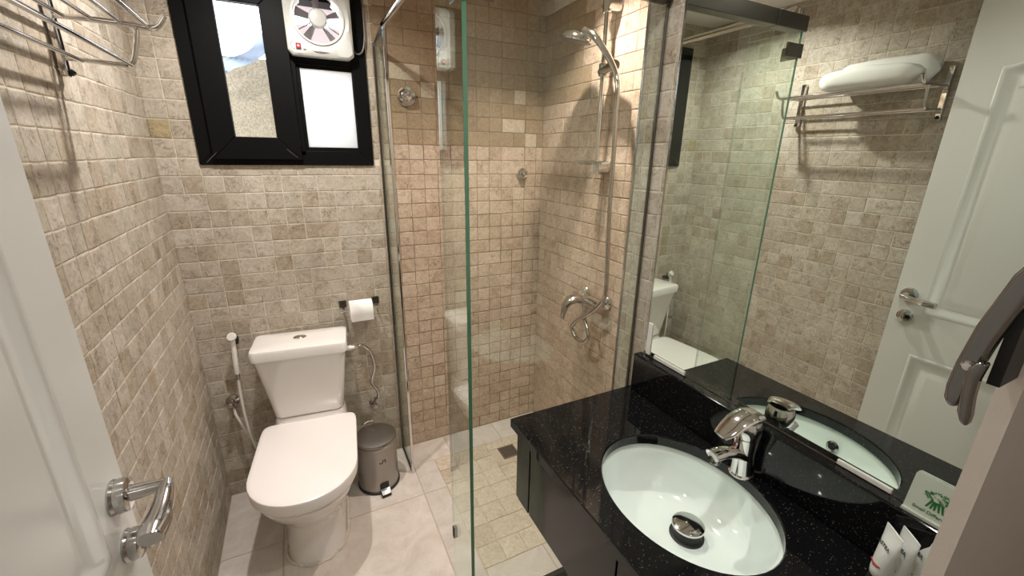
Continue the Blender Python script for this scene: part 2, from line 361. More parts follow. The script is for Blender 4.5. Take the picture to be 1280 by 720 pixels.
def lay(wall, frame, rects, limit=300, name='tile'):
    """frame: (origin, ex, ey, en); rects: (x0,x1,y0,y1,material, seen)"""
    o, ex, ey, en = [Vector(q) for q in frame]
    R = Matrix((ex, ey, en)).transposed().to_4x4(); scored = []
    for q in rects:
        x0, x1, y0, y1, m, seen = q
        p = [to_px(o+ex*x+ey*y) for x, y in ((x0,y0),(x1,y0),(x1,y1),(x0,y1))]
        a = 0
        if seen and all(p):
            cx = sum(t[0] for t in p)/4; cy = sum(t[1] for t in p)/4
            if -10 < cx < 1290 and -10 < cy < 730:
                a = abs(sum(p[i][0]*p[(i+1) % 4][1]-p[(i+1) % 4][0]*p[i][1] for i in range(4)))/2
        scored.append((a, q))
    scored.sort(key=lambda t: -t[0])
    rest = {}
    n = 0
    for a, (x0, x1, y0, y1, m, seen) in scored:
        i = rnd.randrange(6); jz = rnd.uniform(-0.005, 0.006); rot = rnd.uniform(-0.006, 0.006)
        c = o+ex*((x0+x1)/2)+ey*((y0+y1)/2)+en*jz; sx, sy = (x1-x0), (y1-y0)
        # keep the joint width constant on long tiles
        sx2 = (sx-0.03)/0.955; sy2 = (sy-0.035)/0.955
        if a > 0 and n < limit:
            n += 1
            t = bpy.data.objects.new(name, vmesh(i, m)); C.objects.link(t); t.parent = wall
            t.matrix_local = Matrix.Translation(c*S) @ R @ Matrix.Rotation(rot, 4, 'Z') @ Matrix.Diagonal((sx2, sy2, 1, 1))
        else:
            mb = rest.setdefault(m, MB()); vs, fs = VARS[i]
            mb.add([c+ex*(v[0]*sx2)+ey*(v[1]*sy2)+en*v[2] for v in vs], fs)
    if rest:
        allb = MB(); ms = list(rest)
        for k, m in enumerate(ms):
            allb.cur = k; allb.add(rest[m].v, rest[m].f)
        tag(obj('remaining_tiles', allb, ms, wall, smooth=0), kind='stuff')
def grid(x0, x1, y0, y1, mfun, hole=None, seen=lambda x, y: True, dbl=0.10, xoff=0.0, ux=1.0, uy=1.0):
    out = []
    j = 0
    y = y0
    while y < y1-0.15:
        ya, yb = y, min(y+uy, y1); x = x0-xoff; row = []
        while x < x1-0.12:
            wd = ux*(2 if rnd.random() < dbl else 1)
            row.append((max(x, x0), min(x+wd, x1))); x += wd
        for xa, xb in row:
            if xb-xa < 0.12: continue
            q = [xa, xb, ya, yb]
            if hole:
                hx0, hx1, hy0, hy1 = hole
                if q[0] >= hx0-.01 and q[1] <= hx1+.01 and q[2] >= hy0-.01 and q[3] <= hy1+.01: continue
                if q[1] > hx0 and q[0] < hx1 and q[3] > hy0 and q[2] < hy1:
                    if q[0] < hx0 and q[1]-hx0 <= hx1-hx0 and (q[2] >= hy0-1 ): 
                        if q[2] >= hy0 and q[3] <= hy1: q[1] = hx0
                        elif q[2] < hy0: q[3] = hy0
                        else: q[2] = hy1
                    elif q[1] > hx1:
                        if q[2] >= hy0 and q[3] <= hy1: q[0] = hx1
                        elif q[2] < hy0: q[3] = hy0
                        else: q[2] = hy1
                    elif q[2] < hy0: q[3] = hy0
                    else: q[2] = hy1
                if q[1]-q[0] < 0.12 or q[3]-q[2] < 0.12: continue
            out.append((*q, mfun((q[0]+q[1])/2, (q[2]+q[3])/2), seen((q[0]+q[1])/2, (q[2]+q[3])/2)))
        y += uy
    return out
PALE = {(14,28),(15,27),(22,25),(23,24),(22,27),(21,21),(6,17),(16,20),(17,12),(20,9),(15,5)}
def back_mat(x, z):
    c = (int(x), int(z))
    if c == (0, 24): return 'tile_gold'
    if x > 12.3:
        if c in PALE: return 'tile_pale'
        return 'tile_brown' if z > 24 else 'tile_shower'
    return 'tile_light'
def back_seen(x, z):
    if 2.9 < x < 8.3 and 2 < z < 11.0: return False     # behind the cistern
    return not (x < 12 and z > 31) and z < 33
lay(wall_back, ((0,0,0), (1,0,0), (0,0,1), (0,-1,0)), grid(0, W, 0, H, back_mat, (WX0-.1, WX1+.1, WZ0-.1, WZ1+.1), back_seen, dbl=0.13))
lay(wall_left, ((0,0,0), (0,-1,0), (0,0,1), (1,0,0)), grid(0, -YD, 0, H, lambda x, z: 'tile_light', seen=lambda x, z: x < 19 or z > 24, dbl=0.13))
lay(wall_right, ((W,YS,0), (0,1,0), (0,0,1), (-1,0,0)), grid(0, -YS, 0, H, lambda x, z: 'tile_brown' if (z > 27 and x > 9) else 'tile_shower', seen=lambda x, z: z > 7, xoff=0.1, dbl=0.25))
lay(wall_vanity, ((PX,-29.1,0), (0,1,0), (0,0,1), (-1,0,0)), grid(0, 29.1+YS, 0, H, lambda x, z: 'tile_light', (0, 11.9, 12.0, 31.0), seen=lambda x, z: z > 12.6, xoff=0.55, dbl=0.0, ux=1.3))
lay(wall_vanity, ((PX,YS,0), (1,0,0), (0,0,1), (0,1,0)), grid(0, W-PX, 0, H, lambda x, z: 'tile_shower', seen=lambda x, z: False), name='return_tile')
# ---- floor tiles (12.4 / 5.75 are the joints seen in the photo)
fr = ((0,0,-0.026), (1,0,0), (0,-1,0), (0,0,1))
R_ = []
def slab(x0, x1, y0, y1, m='floor_tile'): R_.append((x0, x1, y0, y1, m, True))
for x0, x1 in ((0,3.4),(3.4,12.4)):
    slab(x0, x1, 0, 5.75); slab(x0, x1, 5.75, 14.75); slab(x0, x1, 14.75, 23.75); slab(x0, x1, 23.75, 32.7)
slab(12.4, 15.6, 0, 2.5); slab(15.6, 20.1, 0, 2.5); slab(20.1, W, 0, 2.5)
slab(12.4, 14.1, 2.5, 5.75); slab(12.4, 14.1, 5.75, 15.2)
slab(22.8, W, 2.5, 8.5); slab(22.8, W, 8.5, 14.9)
slab(14.1, 18.0, 13.0, 15.2); slab(18.0, 22.8, 13.0, 14.9)
slab(12.4, 20.8, 16.4, 23.75); slab(12.4, 20.8, 23.75, 32.7)
def fvar(x0, x1, y0, y1): pass
def lay_floor():
    for (x0, x1, y0, y1, m, _) in R_:
        mb = MB(); g = 0.028; e = 0.03
        v = [(x0+g,-y0-g),(x1-g,-y0-g),(x1-g,-y1+g),(x0+g,-y1+g)]
        cx, cy = (x0+x1)/2, -(y0+y1)/2
        def ins(p, d): return (p[0]-d*(1 if p[0] > cx else -1), p[1]-d*(1 if p[1] > cy else -1))
        mb.rings([[(*p, -0.06) for p in v], [(*p, -0.02) for p in v], [(*ins(p, e), 0.0) for p in v]], cap0=False)
        o = obj('floor_tile', mb, m, floor, smooth=0)
lay_floor()
ms = grid(14.1, 22.8, 2.5, 13.0, lambda x, z: 'mosaic', hole=(19.15, 20.65, 3.45, 4.95), dbl=0.08, ux=1.45, uy=1.5)
lay(floor, fr, ms, name='mosaic_tile')
struct(obj('trim_1', MB().box(12.6, 20.8, -16.35, -15.25, -0.05, 0.62), 'granite', origin=(16.7,-15.8,0), bevel=0.06), 'low black stone kerb under the front shower glass', 'kerb')

# ------------------------------------------------------------------ window
win = bpy.data.objects.new('window_1', None); C.objects.link(win); OFF['window_1'] = Vector((0,0,0)); win['kind'] = 'structure'
tag(win, 'high black-framed window with two panes above the toilet', 'window')
def ring(mb, x0, x1, z0, z1, t, y0, y1, tb=None):
    """mitred frame"""
    tb = t if tb is None else tb
    o_ = [(x0,z0),(x1,z0),(x1,z1),(x0,z1)]; i_ = [(x0+t,z0+tb),(x1-t,z0+tb),(x1-t,z1-t),(x0+t,z1-t)]
    for k in range(4):
        q = [o_[k], o_[(k+1) % 4], i_[(k+1) % 4], i_[k]]
        mb.rings([[(a, y0, c) for a, c in q], [(a, y1, c) for a, c in q]])
    return mb
b = ring(MB(), 2.02, 11.6, 22.62, 32.55, 0.85, -0.16, 1.2)
b.box(6.9, 7.6, -0.16, 1.0, 23.2, 32.0).box(7.5, 11.0, -0.1, 0.9, 28.35, 28.85)
obj('window_frame', b, 'black', win, smooth=0, bevel=0.03)
b = ring(MB(), 2.75, 7.35, 22.95, 32.3, 1.25, -0.42, 0.1)
obj('sash', b, 'black', win, smooth=0, bevel=0.04)
b = ring(MB(), 7.35, 11.15, 22.95, 28.6, 0.45, -0.02, 0.2, 0.75)
obj('fixed_frame', b, 'black', win, smooth=0, bevel=0.03)
obj('glass_pane', MB().box(3.9, 6.3, -0.18, -0.12, 24.1, 31.2), 'winglass', win, smooth=0)['label'] = 'tall narrow left window pane'
obj('glass_pane', MB().box(7.7, 10.8, 0.05, 0.11, 23.6, 28.5), 'frost', win, smooth=0)['label'] = 'frosted white right window pane'
b = MB()
for k, (a0, a1) in enumerate(((2.4, 2.95), (6.55, 7.1))):
    b.tube([(a0, -0.425, 22.75 if k == 0 else 23.55), (a1, -0.425, 23.3 if k == 0 else 23.05)], 0.012, 6, smooth=False)
obj('mitre_line', b, 'chromed', win)
struct(obj('wall_outside', MB().box(-4, 9.5, 6.0, 7.0, 10, 29.4), 'stucco', smooth=0), 'speckled stucco wall outside the left window pane', 'wall')
struct(obj('wall_courtyard', MB().box(7.6, 22, 16, 17, 10, 34.1).box(7.6, 22, 16, 17, 35.2, 40).box(7.6, 22, 15.6, 16.0, 35.9, 36.2), 'pinkwall', smooth=0), 'dusty pink building wall seen through the fan opening', 'wall')
# plastic film hanging outside
b = MB(); rows = []
for i in range(15):
    t = i/14; x = 3.2+4.2*t
    low = 27.5+2.6*t+0.18*math.sin(9*t); high = 28.5+1.2*t+3.6*t**3
    rows.append([(x, 3.0+0.35*math.sin(9*t+zz*3.3), low+(high-low)*zz) for zz in (0,.2,.4,.6,.8,1)])
vs = [p for r in rows for p in r]; fs = [(i*6+j, (i+1)*6+j, (i+1)*6+j+1, i*6+j+1) for i in range(14) for j in range(5)]
b.add(vs, fs)
tag(obj('plastic_sheet', b, 'film', origin=(4,3,27.9)), 'crumpled bluish plastic sheet hanging outside the left window pane', 'plastic sheet')

# ------------------------------------------------------------------ exhaust fan
fan = thing('exhaust_fan', (9.05,0,28.7), 'square white exhaust fan fitted in the upper right of the window', 'fan')
fx, fz, fr_ = 9.05, 30.72, 1.36
x0, x1, z0, z1 = 7.3, 10.85, 28.72, 32.25
n = 48; circ = []; sq = []; sq2 = []
for k in range(n):
    a = 2*PI*k/n; circ.append((fx+fr_*math.cos(a), fz+fr_*math.sin(a)))
    dx, dz = math.cos(a), math.sin(a)
    tx = ((x1-fx) if dx > 0 else (fx-x0))/max(abs(dx), 1e-6); tz = ((z1-fz) if dz > 0 else (fz-z0))/max(abs(dz), 1e-6)
    t = min(tx, tz); sq.append((fx+dx*t, fz+dz*t)); sq2.append((fx+dx*(t-.12), fz+dz*(t-.12)))
b = MB().rings([[(x,-0.17,z) for x,z in circ], [(x,-0.17,z) for x,z in sq], [(x,-0.72,z) for x,z in sq], [(x,-0.82,z) for x,z in sq2],
                [(fx+(x-fx)*1.22,-0.86,fz+(z-fz)*1.22) for x,z in circ], [(x,-0.72,z) for x,z in circ]], close=True)
obj('housing', b, 'fan_plastic', fan, smooth=35)
b = MB().rings([[(fx+(x-fx)*k,-y,fz+(z-fz)*k) for x,z in circ] for k, y in ((0.985,.70),(1.0,.74),(1.03,.84),(0.97,.84),(0.95,.74),(0.95,-.6),(1.0,-.6),(1.0,.2))], close=True)
obj('duct_ring', b, 'white_plastic', fan)
obj('hub', MB().lathe([(.46,0),(.5,.1),(.5,.3),(.42,.42),(.2,.47),(0,.48)], (fx,-.38,fz), (0,-1,0)), 'fan_plastic', fan)
for k in range(5):
    a0 = 2*PI*k/5+0.35; pts = []
    for r_ in (0.42, 0.75, 1.05, 1.22):
        wd = 0.10+0.14*(r_-.4)
        pts.append([(fx+r_*math.cos(a0+s_*wd/r_), -0.28+s_*0.16+0.02*t_, fz+r_*math.sin(a0+s_*wd/r_)) for s_, t_ in ((-1,0),(1,0),(1,1),(-1,1))])
    obj('blade', MB().rings(pts), 'grey_plastic', fan)
for a in (PI/2, PI/2+2*PI/3, PI/2-2*PI/3): obj('motor_strut', MB().tube([(fx+.4*math.cos(a),-.45,fz+.4*math.sin(a)), (fx+1.3*math.cos(a),-.35,fz+1.3*math.sin(a))], .035, 8, smooth=False), 'grey_plastic', fan)
obj('switch', MB().box(7.72, 7.98, -0.93, -0.8, 29.02, 29.3), 'red', fan, bevel=.02, smooth=0)['label'] = 'small red square switch'
obj('switch_mark', MB().box(7.80, 7.90, -0.945, -0.93, 29.11, 29.2), 'white_plastic', fan, smooth=0)
obj('badge_line', MB().tube([(7.75,-.835,29.36),(7.55,-.835,29.36),(7.48,-.835,29.2),(7.55,-.835,29.02),(7.68,-.835,28.99)], .012, 6), 'grey_plastic', fan)
obj('badge_line', MB().tube([(8.03,-.835,29.34),(8.2,-.835,29.3),(8.26,-.835,29.22)], .012, 6), 'grey_plastic', fan)
obj('badge_dot', MB().box(8.1,8.24,-.85,-.8,28.97,29.05), 'grey_plastic', fan, smooth=0)
b = MB().rings([[(8.5+1.05*t, -.83-.05*math.sin(PI*t), 28.98-.07*math.sin(PI*t)*k) for t in [i/10 for i in range(11)]]+[(8.5+1.05*t, -.83, 28.9+.04*k) for t in [1-i/10 for i in range(11)]] for k in (0,1)])
obj('finger_groove', b, 'grey_plastic', fan)
tag(obj('power_cord', MB().tube([(10.85,-.25,29.3),(11.15,-.32,29.15),(11.45,-.28,29.4),(11.62,-.22,30.2),(11.66,-.16,31.5),(11.68,-.12,33.2),(11.7,-.1,34.3)], .045, 8), 'grey_plastic', origin=(10.85,-.25,29.3)),
    'thin grey cord curling from the exhaust fan up the window frame', 'cord')

# ------------------------------------------------------------------ toilet (local frame, rotated)
TR = -math.radians(6)
tl = thing('toilet', (6.0,-0.32,0), 'white close-coupled toilet with its lid down on the pale floor', 'toilet', TR)
def dring(z, hw, yb, yf, yc=None, n=48, eb=5.0, ef=2.15):
    yc = yf+hw*1.15 if yc is None else yc; out = []
    for k in range(n):
        a = 2*PI*k/n; c_, s_ = math.cos(a), math.sin(a)
        e = eb if s_ > 0 else ef
        x = hw*math.copysign(abs(c_)**(2/e), c_)
        y = yc+(yb-yc)*abs(s_)**(2/e) if s_ > 0 else yc-(yc-yf)*abs(s_)**(2/e)
        out.append((x, y, z))
    return out
def lobj(name, mb, m, parent, **k): return obj(name, mb, m, parent, local=True, **k)
pan = MB().rings([dring(0.0,1.72,-1.2,-8.05), dring(0.25,1.66,-1.2,-7.95), dring(2.2,1.55,-1.2,-7.75), dring(3.0,1.72,-1.1,-8.1), dring(3.7,2.15,-.9,-8.75), dring(4.4,2.5,-.7,-9.25), dring(4.85,2.66,-.6,-9.5), dring(5.08,2.70,-.55,-9.6), dring(5.16,2.6,-.55,-9.5)])
lobj('pan', pan, 'ceramic', tl)
lobj('rear_deck', MB().rings([dring(5.2,2.3,-.3,-2.4,-1.3,ef=5),dring(6.2,2.2,-.25,-2.2,-1.2,ef=5),dring(6.45,2.1,-.25,-2.1,-1.2,ef=5)]), 'ceramic', tl)
seat = lobj('seat', MB().rings([dring(5.18,2.6,-2.3,-9.5,-6.95,eb=14,ef=2.08),dring(5.22,2.72,-2.2,-9.65,-6.95,eb=14,ef=2.08),dring(5.38,2.74,-2.15,-9.7,-6.95,eb=14,ef=2.08),dring(5.42,2.66,-2.2,-9.6,-6.95,eb=14,ef=2.08)]), 'lidplastic', tl)
LK = dict(eb=14, ef=2.08)
lobj('lid', MB().rings([dring(5.46,2.76,-2.15,-9.72,-6.95,**LK),dring(5.50,2.85,-2.08,-9.85,-6.95,**LK),dring(6.06,2.89,-2.05,-9.9,-6.95,**LK),dring(6.13,2.86,-2.07,-9.87,-6.95,**LK),dring(6.17,2.78,-2.13,-9.79,-6.95,**LK),dring(6.19,2.6,-2.3,-9.6,-6.9,**LK),dring(6.2,1.4,-3.4,-8.2,-6.5)]), 'lidplastic', tl, smooth=30)
for sx in (-1, 1): lobj('hinge', MB().cyl((sx*1.1-.3,-2.05,5.85),(sx*1.1+.3,-2.05,5.85),.16), 'lidplastic', seat)
def rr(z, hw, y0, y1, r=0.35, n=8):
    out = []
    for cx, cy, a0 in ((hw-r,y0-r,0),(-hw+r,y0-r,PI/2),(-hw+r,y1+r,PI),(hw-r,y1+r,1.5*PI)):
        for k in range(n+1):
            a = a0+PI/2*k/n; out.append((cx+r*math.cos(a), cy+r*math.sin(a), z))
    return out
cis = lobj('cistern', MB().rings([rr(6.45,2.05,-.5,-1.95,.5), rr(6.6,2.15,-.4,-2.1,.5), rr(9,2.42,-.15,-2.45,.5), rr(11.05,2.65,-.05,-2.75,.35), rr(11.1,2.6,-.1,-2.7,.35)]), 'ceramic', tl)
clid = lobj('cistern_lid', MB().rings([rr(11.08,2.70,-.03,-2.87,.33), rr(11.13,2.78,0,-2.98,.36), rr(11.66,2.80,0,-3.0,.36), rr(11.78,2.75,-.04,-2.94,.34), rr(11.82,2.6,-.15,-2.78,.4), rr(11.84,1.2,-.9,-1.9,.3)]), 'ceramic', tl)
btn = lobj('flush_button', MB().lathe([(.40,0),(.40,.05),(.36,.075),(.33,.06)], (-.05,-1.35,11.84), (0,0,1), 32, e=.72), 'chrome', clid)
def halfdisc(sx):
    out = [(-.05+sx*(.03+.27*math.cos(a)), -1.35+.2*math.sin(a)) for a in [(-PI/2+PI*k/12) for k in range(13)]]
    return MB().prism(out, 'z', 11.88, 11.925)
for sx in (-1, 1): lobj('push_half', halfdisc(sx), 'chromed' if sx < 0 else 'chrome', clid)
pts = [(x, y, 0.03) for x, y, z in dring(0,1.78,-1.2,-8.12, n=56)]
pts = [(x+rnd.uniform(-.04,.04), y+rnd.uniform(-.04,.04), z) for x, y, z in pts]
lobj('sealant_bead', MB().tube(pts, [.07+.05*rnd.random() for _ in pts], 8, close=True, sub=3), 'caulk', tl)
lobj('inlet_nut', MB().cyl((2.68,-1.15,10.55),(3.0,-1.15,10.55),.17).cyl((3.0,-1.15,10.55),(3.2,-1.15,10.55),.12), 'white_plastic', tl)
lobj('inlet_collar', MB().cyl((3.18,-1.15,10.55),(3.42,-1.15,10.55),.11), 'chrome', tl)
tag(obj('water_hose', MB().tube([(9.25,-1.75,10.55),(9.6,-1.6,10.5),(10.05,-1.35,9.95),(10.3,-1.15,9.1),(10.35,-1.0,8.2),(10.15,-.95,7.5),(10.1,-.9,7.0),(10.4,-.85,6.4),(10.5,-.75,5.8),(10.3,-.6,5.4)], .12, 10), 'chromed', origin=(10.3,-.6,5.9)),
    'braided metal hose curving from the cistern to the valve above the bin', 'hose')
av = thing('angle_valve', (10.2,0,4.8), 'small chrome angle valve on the back wall above the pedal bin', 'valve')
obj('wall_flange', MB().lathe([(.34,.0),(.36,.08),(.22,.16),(.12,.2)], (10.2,-.05,5.0), (0,-1,0)), 'chromed', av)
obj('valve_body', MB().cyl((10.2,-.1,5.0),(10.2,-.75,5.0),.13).cyl((10.2,-.5,5.0),(10.28,-.58,5.4),.12), 'chromed', av)
obj('valve_handle', MB().cyl((10.2,-.72,5.0),(10.2,-1.0,5.0),.18,.16), 'chromed', av)

# ------------------------------------------------------------------ bidet spray
bd = thing('bidet_spray', (2.05,-1,9.6), 'white hand bidet spray hanging left of the toilet cistern', 'bidet spray')
hb = obj('handle', MB().tube([(2.03,-.86,12.2),(2.0,-.92,11.4),(1.96,-.98,10.4),(1.95,-1.0,9.75)], [.13,.15,.155,.15], 14), 'white_plastic', bd)
obj('spray_face', MB().lathe([(.12,-.25),(.2,-.12),(.26,0),(.27,.12),(.24,.17),(0,.18)], (2.05,-.95,12.28), (-.25,-.85,.45), 24), 'white_plastic', bd)
obj('trigger', MB().tube([(2.1,-.75,12.35),(2.25,-.65,12.2),(2.24,-.6,11.9)], .05, 8), 'rubber', bd)
obj('collar', MB().cyl((1.95,-1.0,9.75),(1.945,-1.01,9.35),.12), 'steel', bd)
obj('wall_clip', MB().box(1.85,2.25,-.62,-.05,11.6,11.9), 'rubber', bd, bevel=.05, smooth=0)
tag(obj('bidet_hose', MB().tube([(1.94,-1.01,9.4),(1.9,-1.03,8.2),(1.92,-1.05,6.4),(2.1,-1.1,4.6),(2.45,-1.1,3.1),(2.9,-1.05,2.2),(3.2,-.95,1.9),(3.1,-.85,2.2),(2.6,-.8,3.3),(2.0,-.75,4.6),(1.6,-.7,5.8),(1.35,-.6,6.6),(1.28,-.45,7.0)], .085, 10), 'white_plastic', origin=(2,-1,3)),
    'white plastic hose looping down beside the toilet from the bidet spray', 'hose')
bv = thing('bidet_valve', (1.25,0,7.2), 'small chrome stop valve low on the wall left of the toilet', 'valve')
obj('wall_flange', MB().lathe([(.38,.0),(.4,.08),(.24,.16),(.14,.2)], (1.25,-.05,7.45), (0,-1,0)), 'chromed', bv)
obj('valve_body', MB().cyl((1.25,-.1,7.45),(1.25,-.7,7.45),.15).cyl((1.27,-.45,7.45),(1.28,-.45,7.05),.12), 'chromed', bv)
obj('valve_handle', MB().cyl((1.25,-.62,7.45),(1.2,-.95,7.5),.2,.16), 'chromed', bv)

# ------------------------------------------------------------------ pedal bin
bn = thing('pedal_bin', (9.72,-3.05,0), 'small brushed steel pedal bin with a domed lid beside the toilet', 'bin')
bc = (9.72,-3.05,0)
obj('base_ring', MB().lathe([(1.38,0),(1.48,.04),(1.48,.2),(1.42,.22)], bc, n=48), 'rubber', bn)
obj('body', MB().lathe([(1.38,.2),(1.415,.22),(1.41,3.55),(1.38,3.58)], bc, n=48), 'steel', bn)
obj('rim_band', MB().lathe([(1.41,3.55),(1.45,3.6),(1.45,3.75),(1.40,3.78)], bc, n=48), 'steel', bn)
obj('lid', MB().lathe([(1.38,3.8),(1.46,3.83),(1.46,3.98),(1.42,4.04),(1.2,4.1),(.6,4.15),(0,4.17)], bc, n=48), 'steel', bn)
th = -0.28   # pedal direction
pd = Vector((-math.sin(th)*-1*-1, -1, 0)); pd = Vector((0.12,-1,0)).normalized(); pr = Vector((-pd.y, pd.x, 0))
def bp(a, r_, z): q = Vector(bc)+pd*a+pr*r_; return (q.x, q.y, z)
b = MB().rings([[bp(a,-.33,z) for a,z in q] for q in [((1.36,.42),(1.36,.1),(1.9,.04),(1.9,.3))]]+[[bp(a,.33,z) for a,z in ((1.36,.42),(1.36,.1),(1.9,.04),(1.9,.3))]])
obj('pedal', b, 'rubber', bn, smooth=0, bevel=.03)
b = MB().rings([[bp(a,r_,z) for a,z in ((1.45,.45),(1.45,.40),(1.92,.29),(1.92,.335))] for r_ in (-.31,.31)])
obj('pedal_strip', b, 'chrome', bn, smooth=0)
b = MB().rings([[bp(rr_*math.cos(q/1.42), rr_*math.sin(q/1.42), z) for rr_, z in ((1.40,.22),(1.432,.22),(1.432,.95-.25*max(0,abs(q)-.22)/.1),(1.40,.95))] for q in [-.32+.64*k/8 for k in range(9)]])
obj('pedal_slot', b, 'rubber', bn)
b = MB()
def onbin(q, z): return bp(1.42*math.cos(q/1.42), 1.42*math.sin(q/1.42), z)
LG = [(-.20,2.55),(-.17,2.50),(-.02,2.56),(.02,2.74),(.02,2.60),(.20,2.84),(.22,2.62)]
LG = [(-.22,2.66),(-.20,2.56),(-.02,2.64),(-.04,2.62),(.02,2.80),(.14,2.82),(.17,2.58)]
LG = [(-.2,2.66),(-.18,2.56),(.0,2.6),(.02,2.76),(.2,2.8),(.2,2.56)]
for (a0, a1) in zip(LG[:-1], LG[1:]): b.tube([onbin(*a0), onbin(*a1)], .03, 6, smooth=False)
obj('logo_mark', b, 'ink', bn)
b = MB().tube([bp(-1.38,-.35,3.7), bp(-1.62,-.3,4.15), bp(-1.62,.3,4.15), bp(-1.38,.35,3.7)], .05, 8)
obj('carry_handle', b, 'chrome', bn)
obj('hinge_cover', MB().rings([[bp(a,r_,z) for a,z in ((-1.28,3.5),(-1.28,3.95),(-1.5,3.9),(-1.5,3.55))] for r_ in (-.4,.4)]), 'rubber', bn, bevel=.04, smooth=0)

# ------------------------------------------------------------------ toilet paper
tp = thing('paper_holder', (9.8,0,13.2), 'dark metal toilet roll holder on the back wall', 'paper holder')
for x in (8.72, 10.95):
    pl = obj('wall_plate', MB().box(x-.24,x+.24,-.14,-.04,12.95,13.5), 'darksteel', tp, bevel=.03, smooth=0)
    obj('screw', MB().cyl((x,-.13,13.3),(x,-.17,13.3),.05), 'rubber', pl)
    obj('arm', MB().cyl((x,-.1,12.98),(x,-.85,12.95),.07), 'steel', tp)
obj('spindle', MB().cyl((8.66,-.85,12.95),(11.0,-.85,12.95),.065).cyl((8.5,-.85,12.95),(8.68,-.85,12.95),.1), 'chrome', tp)
rl = thing('toilet_roll', (9.82,-.85,12.2), 'white toilet roll with a short hanging flap beside the glass', 'toilet roll')
b = MB().rings([[(x,-.85-r_*math.cos(a),12.95+r_*math.sin(a)) for a in [2*PI*k/36 for k in range(36)]] for x, r_ in ((9.06,.2),(9.06,.62),(9.1,.66),(10.54,.66),(10.58,.62),(10.58,.2))], close=True)
obj('paper', b, 'paper', rl)
fl = [[(x, -.85-.68*math.cos(a), 12.95+.68*math.sin(a)) for x in (9.08,10.56)] for a in (1.2,.8,.4,0,)]
fl += [[(x,-1.535+.02*i,12.95-.17*i) for x in (9.08,10.56)] for i in (1,2,3,4)]
b = MB(); vs = [p for r_ in fl for p in r_]+[(x,y+.015,z) for r_ in fl for x,y,z in r_]; nf = len(fl)*2
fs = [(2*i,2*i+1,2*i+3,2*i+2) for i in range(len(fl)-1)]+[(nf+2*i,nf+2*i+2,nf+2*i+3,nf+2*i+1) for i in range(len(fl)-1)]
b.add(vs, fs); obj('hanging_flap', b, 'paper', rl)

# ------------------------------------------------------------------ shower enclosure
GY = -16.0; GX = 12.2
se = thing('shower_screen', (16.5,GY,0), 'clear green-edged glass shower screen with a chrome post and open entry', 'shower screen')
def pane(name, x0, x1, y0, y1, z0, z1, clear):
    b = MB().box(x0,x1,y0,y1,z0,z1)  # faces: -x,+x,-y,+y,-z,+z
    b.mi = [0 if i in clear else 1 for i in range(6)]
    return obj(name, b, ['glass','glassedge'], se, smooth=0)
pane('front_pane', GX+.09, PX-.08, GY-.06, GY+.06, .75, 29.3, (0,1,2,3,5))
pane('return_pane', GX-.08, GX+.08, GY-.06, -13.25, .12, 29.3, (0,1,3,4,5))
pane('wall_pane', GX-.06, GX+.06, -3.1, -.1, .15, 29.9, (0,1,2,3))
obj('chrome_post', MB().box(GX-.1,GX+.1,-3.35,-3.1,.02,30.3), 'chrome', se, bevel=.06, smooth=0)
obj('wall_channel', MB().box(GX-.13,GX+.1,-.2,-.06,.02,29.95), 'darksteel', se, bevel=.03, smooth=0)
obj('sill_channel', MB().box(GX-.12,GX+.12,-3.1,-.22,.0,.2), 'darksteel', se, bevel=.03, smooth=0)
obj('wall_profile', MB().box(PX-.13,PX-.07,GY-.075,GY+.075,.62,31.5), 'darksteel', se, bevel=.02, smooth=0)
hbm = obj('header_beam', MB().box(14.4,PX-.08,GY-.28,GY+.28,29.2,29.85), 'darksteel', se, bevel=.03, smooth=0)
obj('header_end', MB().box(12.15,14.36,GY-.28,GY+.28,29.2,29.85), 'darksteel', se, bevel=.03, smooth=0)
obj('rail_pipe', MB().cyl((GX,-3.2,30.25),(GX,GY+.3,30.25),.17).cyl((GX,GY+1.2,30.25),(GX,GY+.9,30.25),.26).cyl((GX,GY+.25,29.8),(GX,GY+.25,30.3),.2), 'chrome', se)
obj('pipe_elbow', MB().tube([(GX,-3.2,30.25),(GX,-2.0,30.05),(GX,-.8,29.85),(GX,-.1,29.8)], .14, 12), 'steel', se)
cc = obj('corner_clamp', MB().box(GX+.12,GX+1.0,GY-.17,GY-.065,28.1,28.7), 'darksteel', se, bevel=.03, smooth=0)
obj('clamp_plate', MB().box(GX-.17,GX-.085,GY-.17,GY+.85,28.1,28.7), 'darksteel', cc, bevel=.03, smooth=0)
obj('clamp_corner', MB().box(GX-.17,GX+.13,GY-.17,GY-.065,28.1,28.7), 'darksteel', cc, smooth=0)
obj('pivot_block', MB().box(GX-.11,GX+.11,-13.5,-13.27,3.75,4.45), 'rubber', se, bevel=.03, smooth=0)
obj('edge_seal', MB().box(GX-.05,GX+.05,-13.25,-13.17,4.6,27.9), 'acrylic', se, smooth=0)
obj('pier_trim', MB().box(PX-.06,PX+.1,YS-.08,YS+.08,0,H-.1), 'chromed', se, bevel=.03, smooth=0)
b = MB()
for z in (6.2,8.0,10.5,4.0,1.2): b.cyl((GX-.16,-.15,z),(GX-.22,-.15,z),.05)
tag(obj('channel_screws', b, 'chrome', se), kind='stuff')

